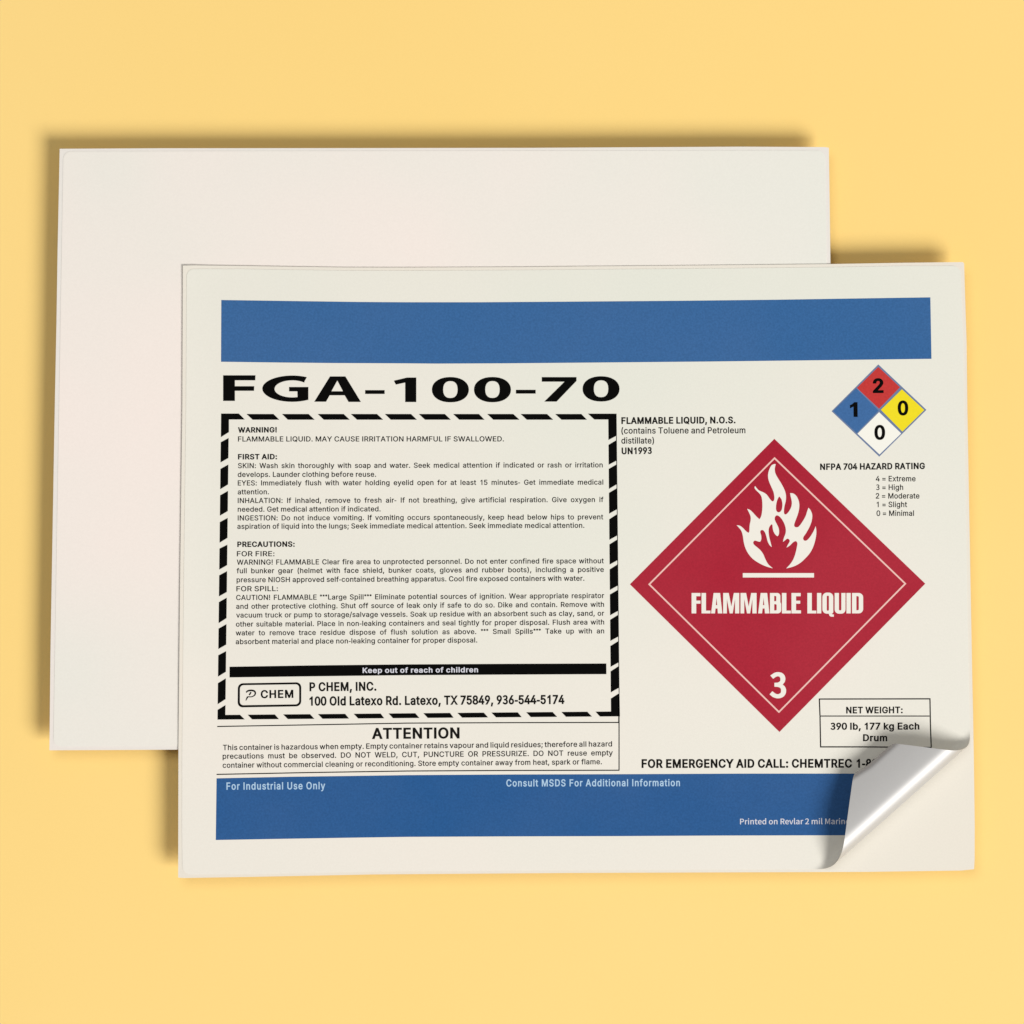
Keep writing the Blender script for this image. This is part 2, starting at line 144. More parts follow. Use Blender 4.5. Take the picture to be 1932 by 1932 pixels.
# ---------------------------------------------------------------- layout: letters and shapes
FONT = json.loads(r'''{"A":{" ":[188,[]],"!":[196,[[67,160,63,509,132,509,128,160],[98,-4,81,-1,66,9,56,24,52,41,56,58,66,73,81,83,98,86,116,83,130,73,140,58,143,41,140,24,130,9,116,-1]]],"(":[273,[[89,207,92,264,105,344,125,422,153,494,177,539,236,539,204,466,174,370,156,276,151,207,158,130,172,67,195,-1,236,-96,177,-96,150,-46,128,4,105,80,95,131]]],")":[273,[[37,-96,79,0,102,69,116,132,122,207,117,276,99,370,69,466,37,539,97,539,113,510,135,459,154,403,169,344,183,244,182,156,174,104,153,28,123,-47,97,-96]]],"*":[250,[[108,313,111,388,47,347,30,377,98,412,30,447,47,477,111,436,108,512,142,512,139,436,203,477,220,447,153,412,220,377,203,347,139,388,142,313]]],",":[188,[[38,-119,68,71,137,71,84,-119]]],"-":[235,[[200,214,200,158,35,158,35,214]]],".":[188,[[95,-4,78,-1,63,9,53,24,50,41,53,59,63,73,78,83,95,87,113,83,128,73,138,59,141,41,138,24,128,9,113,-1]]],"/":[249,[[235,533,71,-76,14,-76,178,533]]],"0":[399,[[200,-7,164,-3,131,7,103,24,90,35,68,62,42,113,30,155,23,202,21,254,23,306,30,353,42,395,68,447,103,484,132,502,164,512,200,516,235,512,268,502,296,484,321,461,331,447,357,395,369,353,376,306,378,254,376,202,369,155,357,113,332,62,321,48,296,24,268,7,236,-3],[200,50,223,52,244,60,263,74,286,103,303,144,311,176,317,254,311,332,303,365,286,405,263,435,244,449,223,457,200,460,176,457,155,449,136,435,113,405,96,365,88,332,82,254,88,176,96,144,113,103,136,74,155,60,176,52]]],"1":[400,[[266,509,266,0,204,0,204,410,90,345,90,405,150,440,215,509]]],"2":[399,[[37,0,37,47,255,282,284,327,293,364,290,397,281,419,260,441,231,455,206,459,178,458,161,454,138,443,121,427,108,406,101,381,100,362,39,362,41,391,53,430,67,453,84,473,116,496,141,507,169,513,213,515,241,511,267,502,290,490,310,474,327,456,340,434,349,411,353,386,353,354,347,327,330,290,300,247,254,195,126,60,126,57,362,57,362,0]]],"3":[395,[[157,-3,97,15,74,28,35,64,68,103,99,76,140,54,190,46,219,50,264,72,277,89,287,113,287,168,277,194,258,213,227,229,188,237,136,241,136,290,182,292,217,302,244,317,262,337,272,359,274,386,264,428,235,455,190,465,134,451,87,416,54,457,116,500,165,514,192,516,233,512,268,502,297,483,318,459,332,428,338,390,326,335,295,296,248,266,303,241,324,223,339,199,351,170,355,138,349,95,332,60,308,32,275,11,237,-1,194,-7]]],"4":[399,[[13,105,13,158,220,509,284,509,82,163,386,163,386,105],[255,0,255,318,316,318,316,0]]],"5":[399,[[194,-7,165,-5,138,1,113,11,81,32,56,60,44,82,36,105,33,130,95,130,100,108,107,95,121,78,139,64,161,54,177,51,204,50,223,53,257,69,271,82,287,104,299,141,300,173,297,193,287,221,270,244,248,262,221,273,191,277,157,273,125,262,101,246,40,253,69,509,339,509,339,452,124,452,107,301,143,322,185,333,225,332,267,321,303,299,331,269,352,231,361,199,364,163,358,117,349,89,325,52,294,23,269,8,226,-4]]],"6":[399,[[199,-7,155,-1,128,8,103,22,73,51,51,87,42,115,37,162,41,199,59,253,85,302,225,509,295,509,124,261,118,261,130,279,147,295,169,307,187,312,208,314,238,312,264,305,289,295,310,280,328,262,348,228,360,187,362,157,360,127,352,98,341,73,325,50,306,30,283,14,257,3,230,-4],[199,48,236,55,252,63,272,79,287,101,295,119,300,157,295,196,287,213,272,235,252,251,236,259,199,265,163,259,147,252,126,235,111,214,104,197,98,158,104,119,111,102,126,79,147,63,163,55]]],"7":[399,[[70,0,296,452,35,452,35,509,364,509,364,449,138,0]]],"8":[399,[[199,-7,166,-5,136,1,109,11,74,33,47,62,35,84,27,109,25,135,31,176,38,195,54,220,74,241,90,252,126,265,126,267,102,276,82,289,66,308,53,330,46,354,43,380,46,405,52,429,71,460,87,477,107,492,131,503,157,511,199,516,242,511,267,503,290,492,310,477,327,460,346,429,352,405,355,380,352,354,345,330,332,308,316,289,296,276,273,267,273,265,308,252,324,241,345,220,360,195,368,176,374,135,371,109,364,84,351,62,325,33,290,11,262,1,232,-5],[199,49,240,54,258,60,280,74,296,91,304,106,310,139,303,173,295,189,278,208,256,223,238,230,199,235,160,230,142,223,120,208,103,189,95,173,88,139,94,106,102,91,118,74,140,60,158,54],[199,290,233,294,247,300,266,313,280,330,287,344,292,376,287,407,281,420,267,437,248,449,233,455,199,460,165,455,150,449,132,437,118,420,111,407,106,376,111,344,118,330,132,313,151,300,166,294]]],"9":[399,[[199,516,229,513,271,501,295,486,325,458,347,421,357,393,362,347,358,309,340,256,313,207,173,0,103,0,274,248,280,248,268,229,251,214,230,202,211,196,191,195,161,197,134,203,110,214,89,229,71,247,50,281,39,321,37,352,39,382,46,411,58,436,74,459,93,479,116,494,141,506,169,513],[199,460,163,454,147,446,127,429,111,407,104,390,98,352,104,313,111,295,127,274,147,257,163,250,199,243,236,249,252,257,272,273,287,295,295,312,300,350,295,390,287,407,272,429,252,446,236,454]]],":":[188,[[95,-4,78,-1,63,9,53,24,50,41,53,59,63,73,78,83,95,87,113,83,128,73,138,59,141,41,138,24,128,9,113,-1],[95,271,78,274,63,284,53,299,50,316,53,334,63,349,78,359,95,362,113,359,128,349,138,334,141,316,138,299,128,284,113,274]]],";":[188,[[38,-119,68,71,137,71,84,-119],[103,271,86,274,71,284,61,299,58,316,61,334,71,349,86,359,103,362,121,359,136,349,146,334,149,316,146,299,136,284,121,274]]],"=":[453,[[72,245,72,301,381,301,381,245],[72,97,72,153,381,153,381,97]]],"A":[480,[[16,0,201,509,276,509,463,0,395,0,280,323,232,478,245,478,222,402,191,302,85,0],[110,142,110,199,370,199,370,142]]],"B":[456,[[60,0,60,509,258,508,289,504,329,491,359,469,381,442,394,410,398,386,398,363,390,327,373,301,350,282,315,267,315,262,347,254,371,240,391,220,407,194,416,161,417,124,410,88,400,67,386,48,357,24,331,12,301,4,247,0],[125,57,264,58,296,63,320,73,344,96,355,126,354,153,342,184,327,203,313,213,279,228,248,231,125,231],[125,285,247,286,273,290,295,300,319,320,333,348,335,383,326,412,304,436,270,449,240,452,125,452]]],"C":[510,[[267,-7,225,-3,186,7,150,25,134,36,104,63,92,79,70,115,53,157,44,203,40,254,44,305,53,352,70,393,80,412,104,445,119,459,150,484,186,501,225,512,267,516,305,513,340,504,373,490,402,471,427,447,448,418,463,385,473,348,408,348,394,388,380,407,363,424,330,444,308,451,284,455,237,453,196,439,161,414,133,378,113,332,106,295,104,233,109,194,119,160,133,130,151,105,184,76,223,59,252,54,284,54,315,60,351,76,375,96,397,128,408,160,473,160,463,124,448,91,428,62,402,38,373,19,341,5,305,-4]]],"D":[502,[[219,0,96,0,96,57,215,57,254,60,304,73,343,99,372,135,385,164,394,198,399,235,399,275,390,329,372,375,354,399,332,420,306,435,275,446,240,451,93,452,93,509,250,508,294,501,334,488,369,467,385,455,412,426,433,391,442,372,455,329,462,255,455,181,442,138,433,119,411,83,384,54,368,42,332,21,291,8,244,1],[125,509,125,0,60,0,60,509]]],"E":[419,[[60,0,60,509,372,509,372,452,125,452,125,286,355,286,355,229,125,229,125,57,375,57,375,0]]],"F":[410,[[60,0,60,509,369,509,369,452,125,452,125,278,346,278,346,221,125,221,125,0]]],"G":[520,[[269,-7,225,-3,185,7,149,25,133,36,104,64,79,97,69,116,53,157,43,203,40,254,43,305,53,352,69,393,79,412,103,445,133,472,166,493,184,501,223,512,265,516,304,513,340,504,374,489,403,469,429,445,449,416,465,384,474,349,408,349,391,386,368,417,337,439,308,451,274,456,236,453,196,440,171,424,141,392,125,364,113,332,104,275,106,213,113,177,125,145,151,105,184,76,210,63,238,56,283,53,309,57,333,66,355,78,374,93,396,123,410,160,415,202,434,199,283,199,283,256,478,256,477,180,471,141,459,107,431,62,392,28,360,11,308,-4]]],"H":[517,[[60,0,60,509,125,509,125,289,392,289,392,509,457,509,457,0,392,0,392,232,125,232,125,0]]],"I":[185,[[60,0,60,509,125,509,125,0]]],"J":[396,[[185,-7,143,-2,106,11,75,33,63,47,52,63,38,100,34,122,33,173,98,173,98,130,108,93,122,74,149,56,172,51,209,53,230,61,248,74,261,93,271,130,272,509,336,509,336,145,332,100,318,63,307,47,279,21,263,11,227,-2]]],"K":[467,[[104,145,104,216,181,310,364,509,448,509,231,276,228,276],[60,0,60,509,125,509,125,0],[372,0,188,259,228,309,449,0]]],"L":[393,[[60,0,60,509,125,509,125,57,361,57,361,0]]],"M":[628,[[60,0,60,509,152,509,277,187,322,49,307,49,342,158,476,509,568,509,568,0,504,0,507,457,513,457,467,322,342,0,286,0,170,291,112,457,119,457,120,416,122,0]]],"N":[523,[[60,0,60,509,136,509,359,157,414,55,405,54,399,157,399,509,463,509,463,0,387,0,168,346,108,452,119,454,125,291,125,0]]],"O":[533,[[267,-7,225,-3,186,7,150,25,134,36,105,63,80,96,70,115,53,157,44,203,40,254,44,305,53,352,70,393,80,412,105,445,134,472,150,484,186,501,225,512,267,516,309,512,348,501,384,484,400,472,429,445,442,429,464,393,480,352,490,305,493,254,490,203,480,157,464,115,442,79,429,63,400,36,366,15,348,7,309,-3],[267,53,296,55,337,69,361,84,383,105,408,144,420,176,428,213,430,254,428,295,420,332,408,365,383,404,361,424,337,440,310,450,267,456,223,450,197,440,172,424,151,404,125,364,113,332,106,295,103,254,106,213,113,176,125,144,151,105,172,84,197,69,223,59]]],"P":[445,[[60,0,60,509,254,508,289,503,332,487,366,462,383,441,396,417,404,391,408,363,408,333,404,304,396,278,383,254,356,223,319,201,272,188,235,186,109,186,109,242,245,243,279,248,305,261,318,272,329,286,337,302,343,328,344,357,342,376,329,409,318,423,305,434,288,443,268,449,232,452,125,452,125,0]]],"Q":[533,[[245,159,313,159,468,-48,401,-48],[267,-7,225,-3,186,7,150,25,134,36,105,63,80,96,70,115,53,157,44,203,40,254,44,305,53,352,70,393,80,412,105,445,134,472,150,484,186,501,225,512,267,516,309,512,348,501,384,484,400,472,429,445,442,429,464,393,480,352,490,305,493,254,490,203,480,157,464,115,442,79,429,63,400,36,366,15,348,7,309,-3],[267,53,296,55,337,69,361,84,383,105,408,144,420,176,428,213,430,254,428,295,420,332,408,365,383,404,361,424,337,440,310,450,267,456,223,450,197,440,172,424,151,404,125,364,113,332,106,295,103,254,106,213,113,176,125,144,151,105,172,84,197,69,223,59]]],"R":[449,[[60,0,60,509,255,508,305,500,333,489,367,465,384,444,396,421,407,381,409,352,407,323,401,296,390,271,367,240,333,217,289,203,236,198,96,198,96,255,246,255,289,263,306,271,325,287,337,308,344,333,344,371,337,397,330,412,319,425,298,440,279,446,246,452,125,452,125,0],[353,0,230,229,303,229,428,0]]],"S":[447,[[224,-9,188,-7,156,-1,128,9,91,31,72,50,51,83,42,109,38,137,104,137,108,118,114,102,136,76,166,59,204,50,246,50,286,60,317,79,338,106,345,130,344,154,336,174,322,189,303,201,280,211,163,246,112,269,76,301,60,326,56,341,52,372,58,413,68,437,92,468,113,484,151,503,195,514,227,516,259,514,289,508,316,498,351,476,377,449,390,427,398,403,401,378,337,378,326,412,312,430,291,444,254,456,204,457,185,454,159,444,145,435,129,418,118,398,115,383,117,359,122,345,136,328,162,311,198,297,303,267,336,252,359,238,384,213,399,189,407,161,408,139,406,112,393,75,379,53,360,34,323,11,294,0,261,-7]]],"T":[449,[[32,452,32,509,417,509,417,452,257,452,257,0,193,0,193,452]]],"U":[517,[[259,-8,203,-2,169,8,140,24,103,55,85,80,71,108,63,140,60,173,60,509,124,509,124,178,126,155,136,123,147,104,160,87,187,68,220,56,259,52,298,56,331,68,357,87,371,104,381,123,391,155,393,178,393,509,457,509,457,173,454,140,446,108,433,80,414,55,378,24,348,8,315,-2]]],"V":[480,[[204,0,16,509,84,509,199,187,248,31,235,31,257,107,395,509,463,509,278,0]]],"W":[686,[[155,0,16,509,82,509,170,171,197,40,189,40,209,137,306,509,380,509,468,171,497,40,488,40,504,120,603,509,670,509,530,0,455,0,362,345,336,475,350,475,330,371,230,0]]],"X":[474,[[18,0,217,284,217,236,29,509,104,509,200,367,243,292,232,292,258,339,374,509,446,509,259,239,259,287,456,0,382,0,268,165,230,231,244,231,222,191,91,0]]],"Y":[472,[[203,0,203,208,16,509,91,509,208,318,231,274,250,230,224,230,242,275,280,344,381,509,455,509,268,208,268,0]]],"Z":[438,[[42,0,42,46,306,431,341,476,348,454,40,452,40,509,397,509,397,462,134,81,97,33,90,54,399,57,399,0]]],"a":[389,[[160,-9,126,-5,94,5,76,15,54,36,38,63,32,84,31,118,36,146,43,161,58,179,78,193,100,203,143,214,241,228,265,235,271,240,275,250,275,272,269,291,256,311,240,322,220,329,196,331,163,327,137,316,114,296,100,274,41,291,57,322,71,339,87,352,114,368,143,378,173,383,201,384,231,381,263,372,293,355,317,329,330,301,335,278,337,251,337,0,277,0,277,52,272,52,252,25,229,8,199,-4],[170,45,202,49,220,55,242,68,259,86,267,100,274,122,276,190,267,184,246,179,141,161,117,150,100,135,95,124,92,105,94,87,102,72,114,61,130,52,149,47]]],"b":[424,[[229,-8,198,-5,165,8,142,26,118,59,112,59,112,0,53,0,53,509,114,509,114,319,118,319,147,355,179,376,218,384,259,382,300,368,335,342,362,307,376,277,388,227,390,169,381,116,363,70,336,34,301,9,274,-2],[220,47,242,49,262,55,279,66,301,88,311,106,320,128,327,163,328,189,327,215,320,250,312,271,301,290,280,311,262,322,243,328,220,330,198,328,178,322,161,312,140,291,129,273,121,252,116,229,113,189,114,162,121,126,130,105,140,86,162,65,179,55,198,49]]],"c":[396,[[207,-8,174,-5,144,3,117,16,82,46,56,85,44,116,37,150,34,187,37,225,44,260,56,291,82,330,117,360,144,374,174,382,207,384,234,383,260,377,284,368,305,356,324,341,340,322,353,301,362,277,303,262,293,285,274,308,252,321,226,329,184,328,163,321,145,310,124,287,113,269,105,247,98,212,97,175,99,151,108,117,118,97,137,73,154,60,173,51,207,46,243,52,271,66,292,89,304,117,363,102,354,78,341,56,325,37,306,21,285,9,261,-1,235,-6]]],"d":[424,[[195,-8,165,-6,124,9,89,34,62,70,43,116,35,169,36,227,48,277,62,307,89,342,124,368,165,382,207,384,245,376,278,355,306,319,311,319,311,509,372,509,372,0,313,0,313,59,307,59,282,26,259,8,227,-5],[205,47,226,49,246,55,263,65,284,86,295,105,303,126,310,162,312,189,310,216,303,252,295,273,284,291,263,312,246,322,227,328,205,330,182,328,162,322,145,311,124,290,113,271,105,250,99,227,96,189,99,151,105,128,113,106,124,88,145,66,162,55,182,49]]],"e":[404,[[212,-8,177,-5,145,3,117,16,82,46,56,85,44,116,37,150,34,187,36,224,44,258,55,290,81,329,115,359,142,373,172,382,205,384,246,380,275,370,303,355,327,333,347,305,361,269,370,227,371,194,371,169,75,169,75,221,338,221,310,202,304,248,288,286,277,301,263,314,237,326,205,330,173,326,146,313,125,294,109,270,99,241,96,221,96,164,100,139,106,116,116,97,135,73,151,61,169,53,190,48,220,46,254,53,276,65,294,82,306,105,365,91,348,55,335,39,311,19,283,4,261,-3]]],"f":[254,[[228,379,228,327,6,327,6,379],[81,0,81,432,84,461,91,478,101,493,113,505,135,519,161,527,178,530,207,529,234,524,243,521,227,468,199,474,171,470,154,460,145,443,142,419,142,0]]],"g":[425,[[207,-151,156,-146,114,-132,97,-122,76,-104,51,-69,101,-41,131,-74,148,-85,169,-93,197,-97,222,-97,249,-92,272,-82,291,-67,298,-58,308,-34,311,-6,311,68,306,68,287,41,272,28,252,16,227,8,195,5,165,7,125,20,101,34,80,53,63,77,43,120,36,154,34,191,36,229,43,263,55,293,80,332,112,361,138,374,181,384,207,384,237,379,253,373,273,360,288,346,308,319,313,319,313,379,372,379,372,-9,367,-54,350,-90,334,-109,314,-124,291,-136,265,-144],[205,59,227,61,246,66,264,75,285,95,300,121,307,142,312,193,309,231,304,253,285,291,264,312,247,322,227,328,205,330,182,328,163,322,145,312,124,290,105,252,99,229,96,193,99,155,105,133,113,113,124,96,145,76,163,66,183,61]]],"h":[410,[[114,227,114,0,53,0,53,509,114,509,114,287,102,287,116,319,132,344,152,362,187,379,213,384,252,383,285,373,313,356,328,340,341,321,350,298,355,271,357,0,296,0,295,249,286,286,273,304,246,323,223,328,192,328,161,317,141,303,126,283,117,257]]],"i":[167,[[53,0,53,379,114,379,114,0],[84,443,67,446,54,455,44,468,41,483,44,499,54,512,67,521,84,524,100,521,114,512,123,499,126,483,123,468,114,455,100,446]]],"j":[167,[[53,379,114,379,112,-52,108,-72,97,-98,86,-113,73,-124,56,-133,37,-139,-10,-143,-10,-87,18,-85,36,-76,47,-61,52,-38],[83,443,67,446,53,455,44,468,41,483,44,499,53,512,67,521,83,524,100,521,114,512,123,499,126,483,123,468,114,455,100,446]]],"k":[381,[[110,137,110,212,121,212,284,379,360,379,184,199,177,199],[53,0,53,509,114,509,114,0],[294,0,148,186,191,229,372,0]]],"l":[167,[[53,0,53,509,114,509,114,0]]],"m":[610,[[53,0,53,379,112,379,112,295,108,295,122,331,144,358,172,376,211,386,233,385,257,380,287,361,303,342,314,320,321,295,312,295,322,321,343,350,372,371,407,383,448,386,478,380,497,372,514,361,535,338,550,307,556,269,557,0,496,0,496,254,493,279,485,298,473,313,447,326,419,330,395,328,368,316,349,296,338,270,335,247,335,0,274,0,274,260,272,280,265,297,246,317,220,328,199,330,171,326,145,312,126,289,117,266,114,238,114,0]]],"n":[410,[[114,227,114,0,53,0,53,379,112,379,112,287,102,287,116,319,132,344,152,362,187,379,213,384,252,383,285,373,313,356,328,340,341,321,350,298,355,271,357,0,296,0,295,249,286,286,273,304,246,323,223,328,192,328,161,317,141,303,126,283,117,257]]],"o":[415,[[207,-8,174,-5,144,3,117,16,82,46,56,85,44,116,37,150,34,187,37,225,44,260,56,291,82,330,117,360,144,374,174,382,207,384,241,382,271,374,299,360,333,330,359,291,371,260,379,225,381,187,379,150,371,116,359,85,333,46,299,16,271,3,241,-5],[207,46,231,49,252,55,270,66,285,80,298,97,311,128,318,163,319,187,316,224,311,247,298,278,285,296,270,310,252,321,231,328,207,330,184,328,163,321,145,310,130,296,118,278,105,247,99,224,96,187,99,151,105,128,118,97,130,80,145,66,163,55,184,49]]],"p":[424,[[53,-143,53,379,112,379,112,319,118,319,137,346,152,360,171,373,188,379,218,384,245,384,274,378,300,368,335,342,354,320,370,293,381,261,388,227,390,169,381,116,370,84,346,45,313,16,274,-2,245,-8,208,-7,173,4,147,21,118,59,114,59,114,-143],[220,47,242,49,262,55,279,66,301,88,311,106,320,128,327,163,328,189,327,215,320,250,312,271,301,290,280,311,262,322,243,328,220,330,198,328,178,322,161,312,140,291,129,273,121,252,116,229,113,189,114,162,121,126,130,105,140,86,162,65,179,55,198,49]]],"q":[424,[[372,-143,311,-143,311,59,306,59,277,21,252,4,217,-7,180,-8,137,3,111,16,79,45,55,84,39,133,35,169,36,227,43,261,55,293,70,320,89,342,124,368,151,378,180,384,207,384,237,379,253,373,272,360,287,346,307,319,313,319,313,379,372,379],[205,47,226,49,246,55,263,65,284,86,295,105,303,126,310,162,312,189,310,216,303,252,295,273,284,291,263,312,246,322,227,328,205,330,182,328,162,322,145,311,124,290,113,271,105,250,99,227,96,189,99,151,105,128,113,106,124,88,145,66,162,55,182,49]]],"r":[259,[[53,0,53,379,112,379,112,321,115,321,130,347,144,361,161,373,191,383,243,384,243,322,198,325,166,318,140,301,122,277,115,254,114,237,114,0]]],"s":[365,[[182,-8,157,-7,123,0,84,18,62,38,50,54,36,94,94,107,105,79,117,66,141,52,170,46,206,47,227,53,244,62,262,81,267,95,266,115,258,131,249,140,221,153,133,174,104,186,72,208,58,227,50,249,47,274,51,305,59,323,79,347,105,365,137,378,161,383,200,384,244,376,279,358,304,332,318,308,324,290,268,277,254,304,243,316,228,325,199,332,166,331,139,322,119,305,109,285,109,270,112,258,124,243,144,232,246,205,287,187,306,171,320,153,328,131,331,107,329,85,323,65,312,47,290,24,260,6,236,-2]]],"t":[227,[[204,379,204,327,6,327,6,379],[65,471,126,471,127,83,136,61,150,53,170,50,202,54,213,2,168,-4,125,2,102,14,92,21,84,30,72,52,65,93]]],"u":[410,[[182,-5,158,-3,135,2,106,16,89,31,75,48,60,82,54,109,53,139,53,379,114,379,114,144,116,117,124,94,145,67,164,56,200,50,234,55,256,66,274,83,287,105,295,132,296,153,296,379,357,379,357,0,298,0,298,92,307,92,301,75,286,47,267,25,234,5,209,-3]]],"v":[389,[[163,0,17,379,84,379,173,132,206,21,184,21,220,144,305,379,371,379,226,0]]],"w":[567,[[138,0,23,379,87,379,147,164,175,41,165,41,179,105,252,379,316,379,375,163,402,41,391,41,402,90,480,379,545,379,429,0,368,0,319,172,277,338,291,338,258,207,199,0]]],"x":[379,[[21,0,171,218,171,171,29,379,100,379,159,287,207,206,175,206,222,287,282,379,352,379,209,169,209,214,358,0,287,0,219,103,173,182,205,182,160,103,91,0]]],"y":[389,[[47,-139,61,-86,99,-90,113,-86,126,-78,145,-51,163,-1,17,379,84,379,173,132,206,21,184,21,220,144,305,379,371,379,204,-58,187,-93,165,-119,153,-128,132,-139,91,-145,69,-144]]],"z":[380,[[42,0,42,46,254,320,254,323,48,323,48,379,333,379,333,331,126,60,126,56,339,56,339,0]]]},"G":{" ":[78,[]],"2":[194,[[15,19,82,83,104,112,120,138,130,162,133,185,128,211,121,221,112,229,100,234,86,235,66,231,48,221,33,206,14,224,47,251,74,260,111,259,129,252,144,241,155,226,162,207,165,186,161,160,152,134,137,108,117,81,64,25,177,28,177,0,15,0]]],"M":[284,[[35,257,74,257,143,66,210,257,249,257,249,0,219,0,219,154,223,218,153,26,131,26,60,218,64,154,64,0,35,0]]],"P":[222,[[35,257,136,255,159,250,178,240,192,226,201,206,204,181,201,157,192,137,178,121,160,111,137,104,68,102,68,0,35,0],[126,130,143,134,156,141,165,151,170,165,172,181,170,198,165,211,155,220,142,226,125,229,68,230,68,129]]],"R":[222,[[129,136,145,140,157,147,166,157,171,169,173,185,171,200,166,212,157,220,129,229,68,230,68,135],[114,109,68,109,68,0,35,0,35,257,140,255,162,250,180,241,194,227,202,209,205,185,203,166,198,150,189,137,178,126,147,112,213,0,176,0]]],"a":[197,[[47,2,36,10,28,20,23,33,21,49,24,68,33,84,49,97,71,107,137,120,134,144,122,161,112,167,98,168,67,162,41,148,29,170,49,182,74,191,103,195,124,193,141,185,154,174,162,158,167,139,169,0,143,0,139,23,109,3,76,-5],[111,28,137,46,137,99,87,89,70,82,59,73,53,63,51,51,56,34,68,24,85,21]]],"d":[217,[[75,-2,55,7,40,21,28,41,21,66,19,95,22,124,30,148,43,168,60,183,80,192,101,195,121,192,138,185,154,173,153,279,185,279,185,0,159,0,155,22,129,3,97,-5],[129,29,153,48,153,148,130,163,106,168,92,166,79,159,68,148,59,133,53,116,51,95,53,74,58,56,65,42,76,31,89,25,104,22]]],"e":[194,[[85,-2,63,7,45,22,31,41,21,66,18,95,21,124,31,148,44,168,62,183,82,192,103,195,126,192,145,184,160,171,170,153,177,131,179,106,178,88,50,88,53,69,59,52,68,39,81,29,96,23,122,21,138,25,160,36,172,15,144,1,109,-5],[151,110,150,128,146,143,139,154,129,163,118,168,91,168,68,154,59,142,49,110]]],"i":[96,[[32,190,64,190,64,0,32,0],[33,235,27,251,33,266,48,271,64,266,70,251,64,235,48,229]]],"l":[99,[[47,0,40,7,33,25,32,279,64,279,65,31,69,23,80,23,84,-2,66,-5]]],"m":[324,[[32,190,58,190,62,162,90,186,110,194,121,195,135,194,156,185,164,178,174,159,204,185,226,194,255,193,269,186,280,176,288,161,293,143,294,0,263,0,262,132,254,155,247,162,227,167,204,160,179,138,179,0,147,0,146,132,139,155,132,162,112,167,89,160,64,138,64,0,32,0]]],"n":[214,[[32,190,58,190,62,162,91,186,114,194,144,193,159,186,170,176,178,161,183,143,184,0,152,0,151,132,144,155,137,162,116,167,90,160,64,138,64,0,32,0]]],"o":[212,[[83,-2,63,7,45,22,31,41,21,66,18,95,21,124,31,149,45,169,63,183,83,192,106,195,129,192,150,183,167,169,182,149,191,124,194,95,191,66,182,41,167,22,150,7,129,-2,106,-5],[122,24,135,31,146,42,154,57,160,74,161,95,160,116,154,133,146,148,135,159,122,166,106,168,91,166,77,159,66,148,58,133,53,116,51,95,53,74,58,57,66,42,77,31,91,24,106,22]]],"r":[136,[[32,190,58,190,62,155,78,176,96,190,116,195,137,191,131,163,112,166,95,162,79,148,71,137,64,122,64,0,32,0]]],"t":[132,[[74,-3,60,3,50,13,43,25,38,59,38,164,9,164,9,188,40,190,43,244,70,244,70,190,121,190,121,164,70,164,70,58,72,38,82,26,89,22,103,22,121,27,127,2,92,-5]]],"v":[182,[[5,190,38,190,93,26,146,190,178,190,111,0,73,0]]]}}''')
CAP = 509.0
K = 1932 / 3769.0


def crop(ox, oy, s):
    return lambda x, y: ((ox + x * s) * K, (oy + y * s) * K)


c1 = crop(780, 1340, .414079)
c3 = crop(780, 1950, .414079)
c5 = crop(780, 2400, .414079)
c7 = crop(2250, 2500, .517598)
cA = crop(600, 900, .517598)
cB = crop(1500, 900, .517598)
cC = crop(2600, 900, .517598)
cS = crop(2200, 1500, .362319)
cN = crop(2950, 1300, .336391)
cP = crop(2250, 1550, .621118)
cF = crop(2600, 1650, .284738)
cW = crop(2530, 2150, .341615)
cT = crop(2700, 2450, .181159)
cK = crop(2900, 2500, .414079)
cL = crop(860, 2480, .139752)
R2 = 1738.8      # the right-hand enlargements start this far right of the left-hand ones

# heights (metres)
T_SPACER = 0.0078  # height of the added spacer, chosen for the shadow offset
Z_FRONT = T_SPACER + 0.00012       # underside of the front sheet, over the rear label's film
LINER = 0.00012
FILM = 0.00007
SIL = (1698.8, 1517.1)            # a point of the fold's outline
DX, DY = 0.664, 0.748
RC, RTOP = 18.0, 33.0              # radius of the peeled roll, tight underneath and wider over its top
TURN = math.radians(198)           # the roll turns a little past half a turn, so the flap slopes back down
RAMP_UP, RAMP_DOWN = 14.0, 30.0
RTIP = 14.0


def smooth(x):
    x = max(0.0, min(1.0, x))
    return x * x * (3 - 2 * x)


ROLL = []                          # advance, height and angle every half unit along the roll
DS = 0.5
_p = _z = _a = 0.0
_s = p_sil = 0.0
_left = None
while _a < TURN - 0.002:
    ROLL.append((_p, _z, _a))
    _k = smooth(_s / RAMP_UP) * (1 / RC + (1 / RTOP - 1 / RC) * smooth((math.degrees(_a) - 60) / 60))
    _k *= max(0.06, min(1.0, (TURN - _a) * RTOP * 2 / RAMP_DOWN)) if _a > TURN - RAMP_DOWN / 2 / RTOP else 1.0
    _b = _a + _k * DS
    _p += DS * math.cos((_a + _b) / 2)
    _z += DS * math.sin((_a + _b) / 2)
    p_sil = max(p_sil, _p)
    _a = _b
    _s += DS
ROLL.append((_p, _z, _a))
TIP = []                           # the tip rolls in on itself, tighter and tighter
_p = _z = 0.0
_a = ROLL[-1][2]
tip_min = 0.0
for _i in range(400):
    TIP.append((_p, _z, _a))
    _s = (_i + .5) * 0.5
    _b = _a + 0.5 * smooth(_s / 16.0) / (RTIP * math.exp(-_s / 120.0))
    _p += 0.5 * math.cos((_a + _b) / 2)
    _z += 0.5 * math.sin((_a + _b) / 2)
    tip_min = min(tip_min, _p) if _s < 60 else tip_min
    _a = _b
S0 = -p_sil


def wxy(x, y, z):
    k = (CAM_H - T_SPACER) / CAM_H      # both sheets keep their own size at the height they lie at
    return ((x - 966) * S * k, (966 - y) * S * k, z)


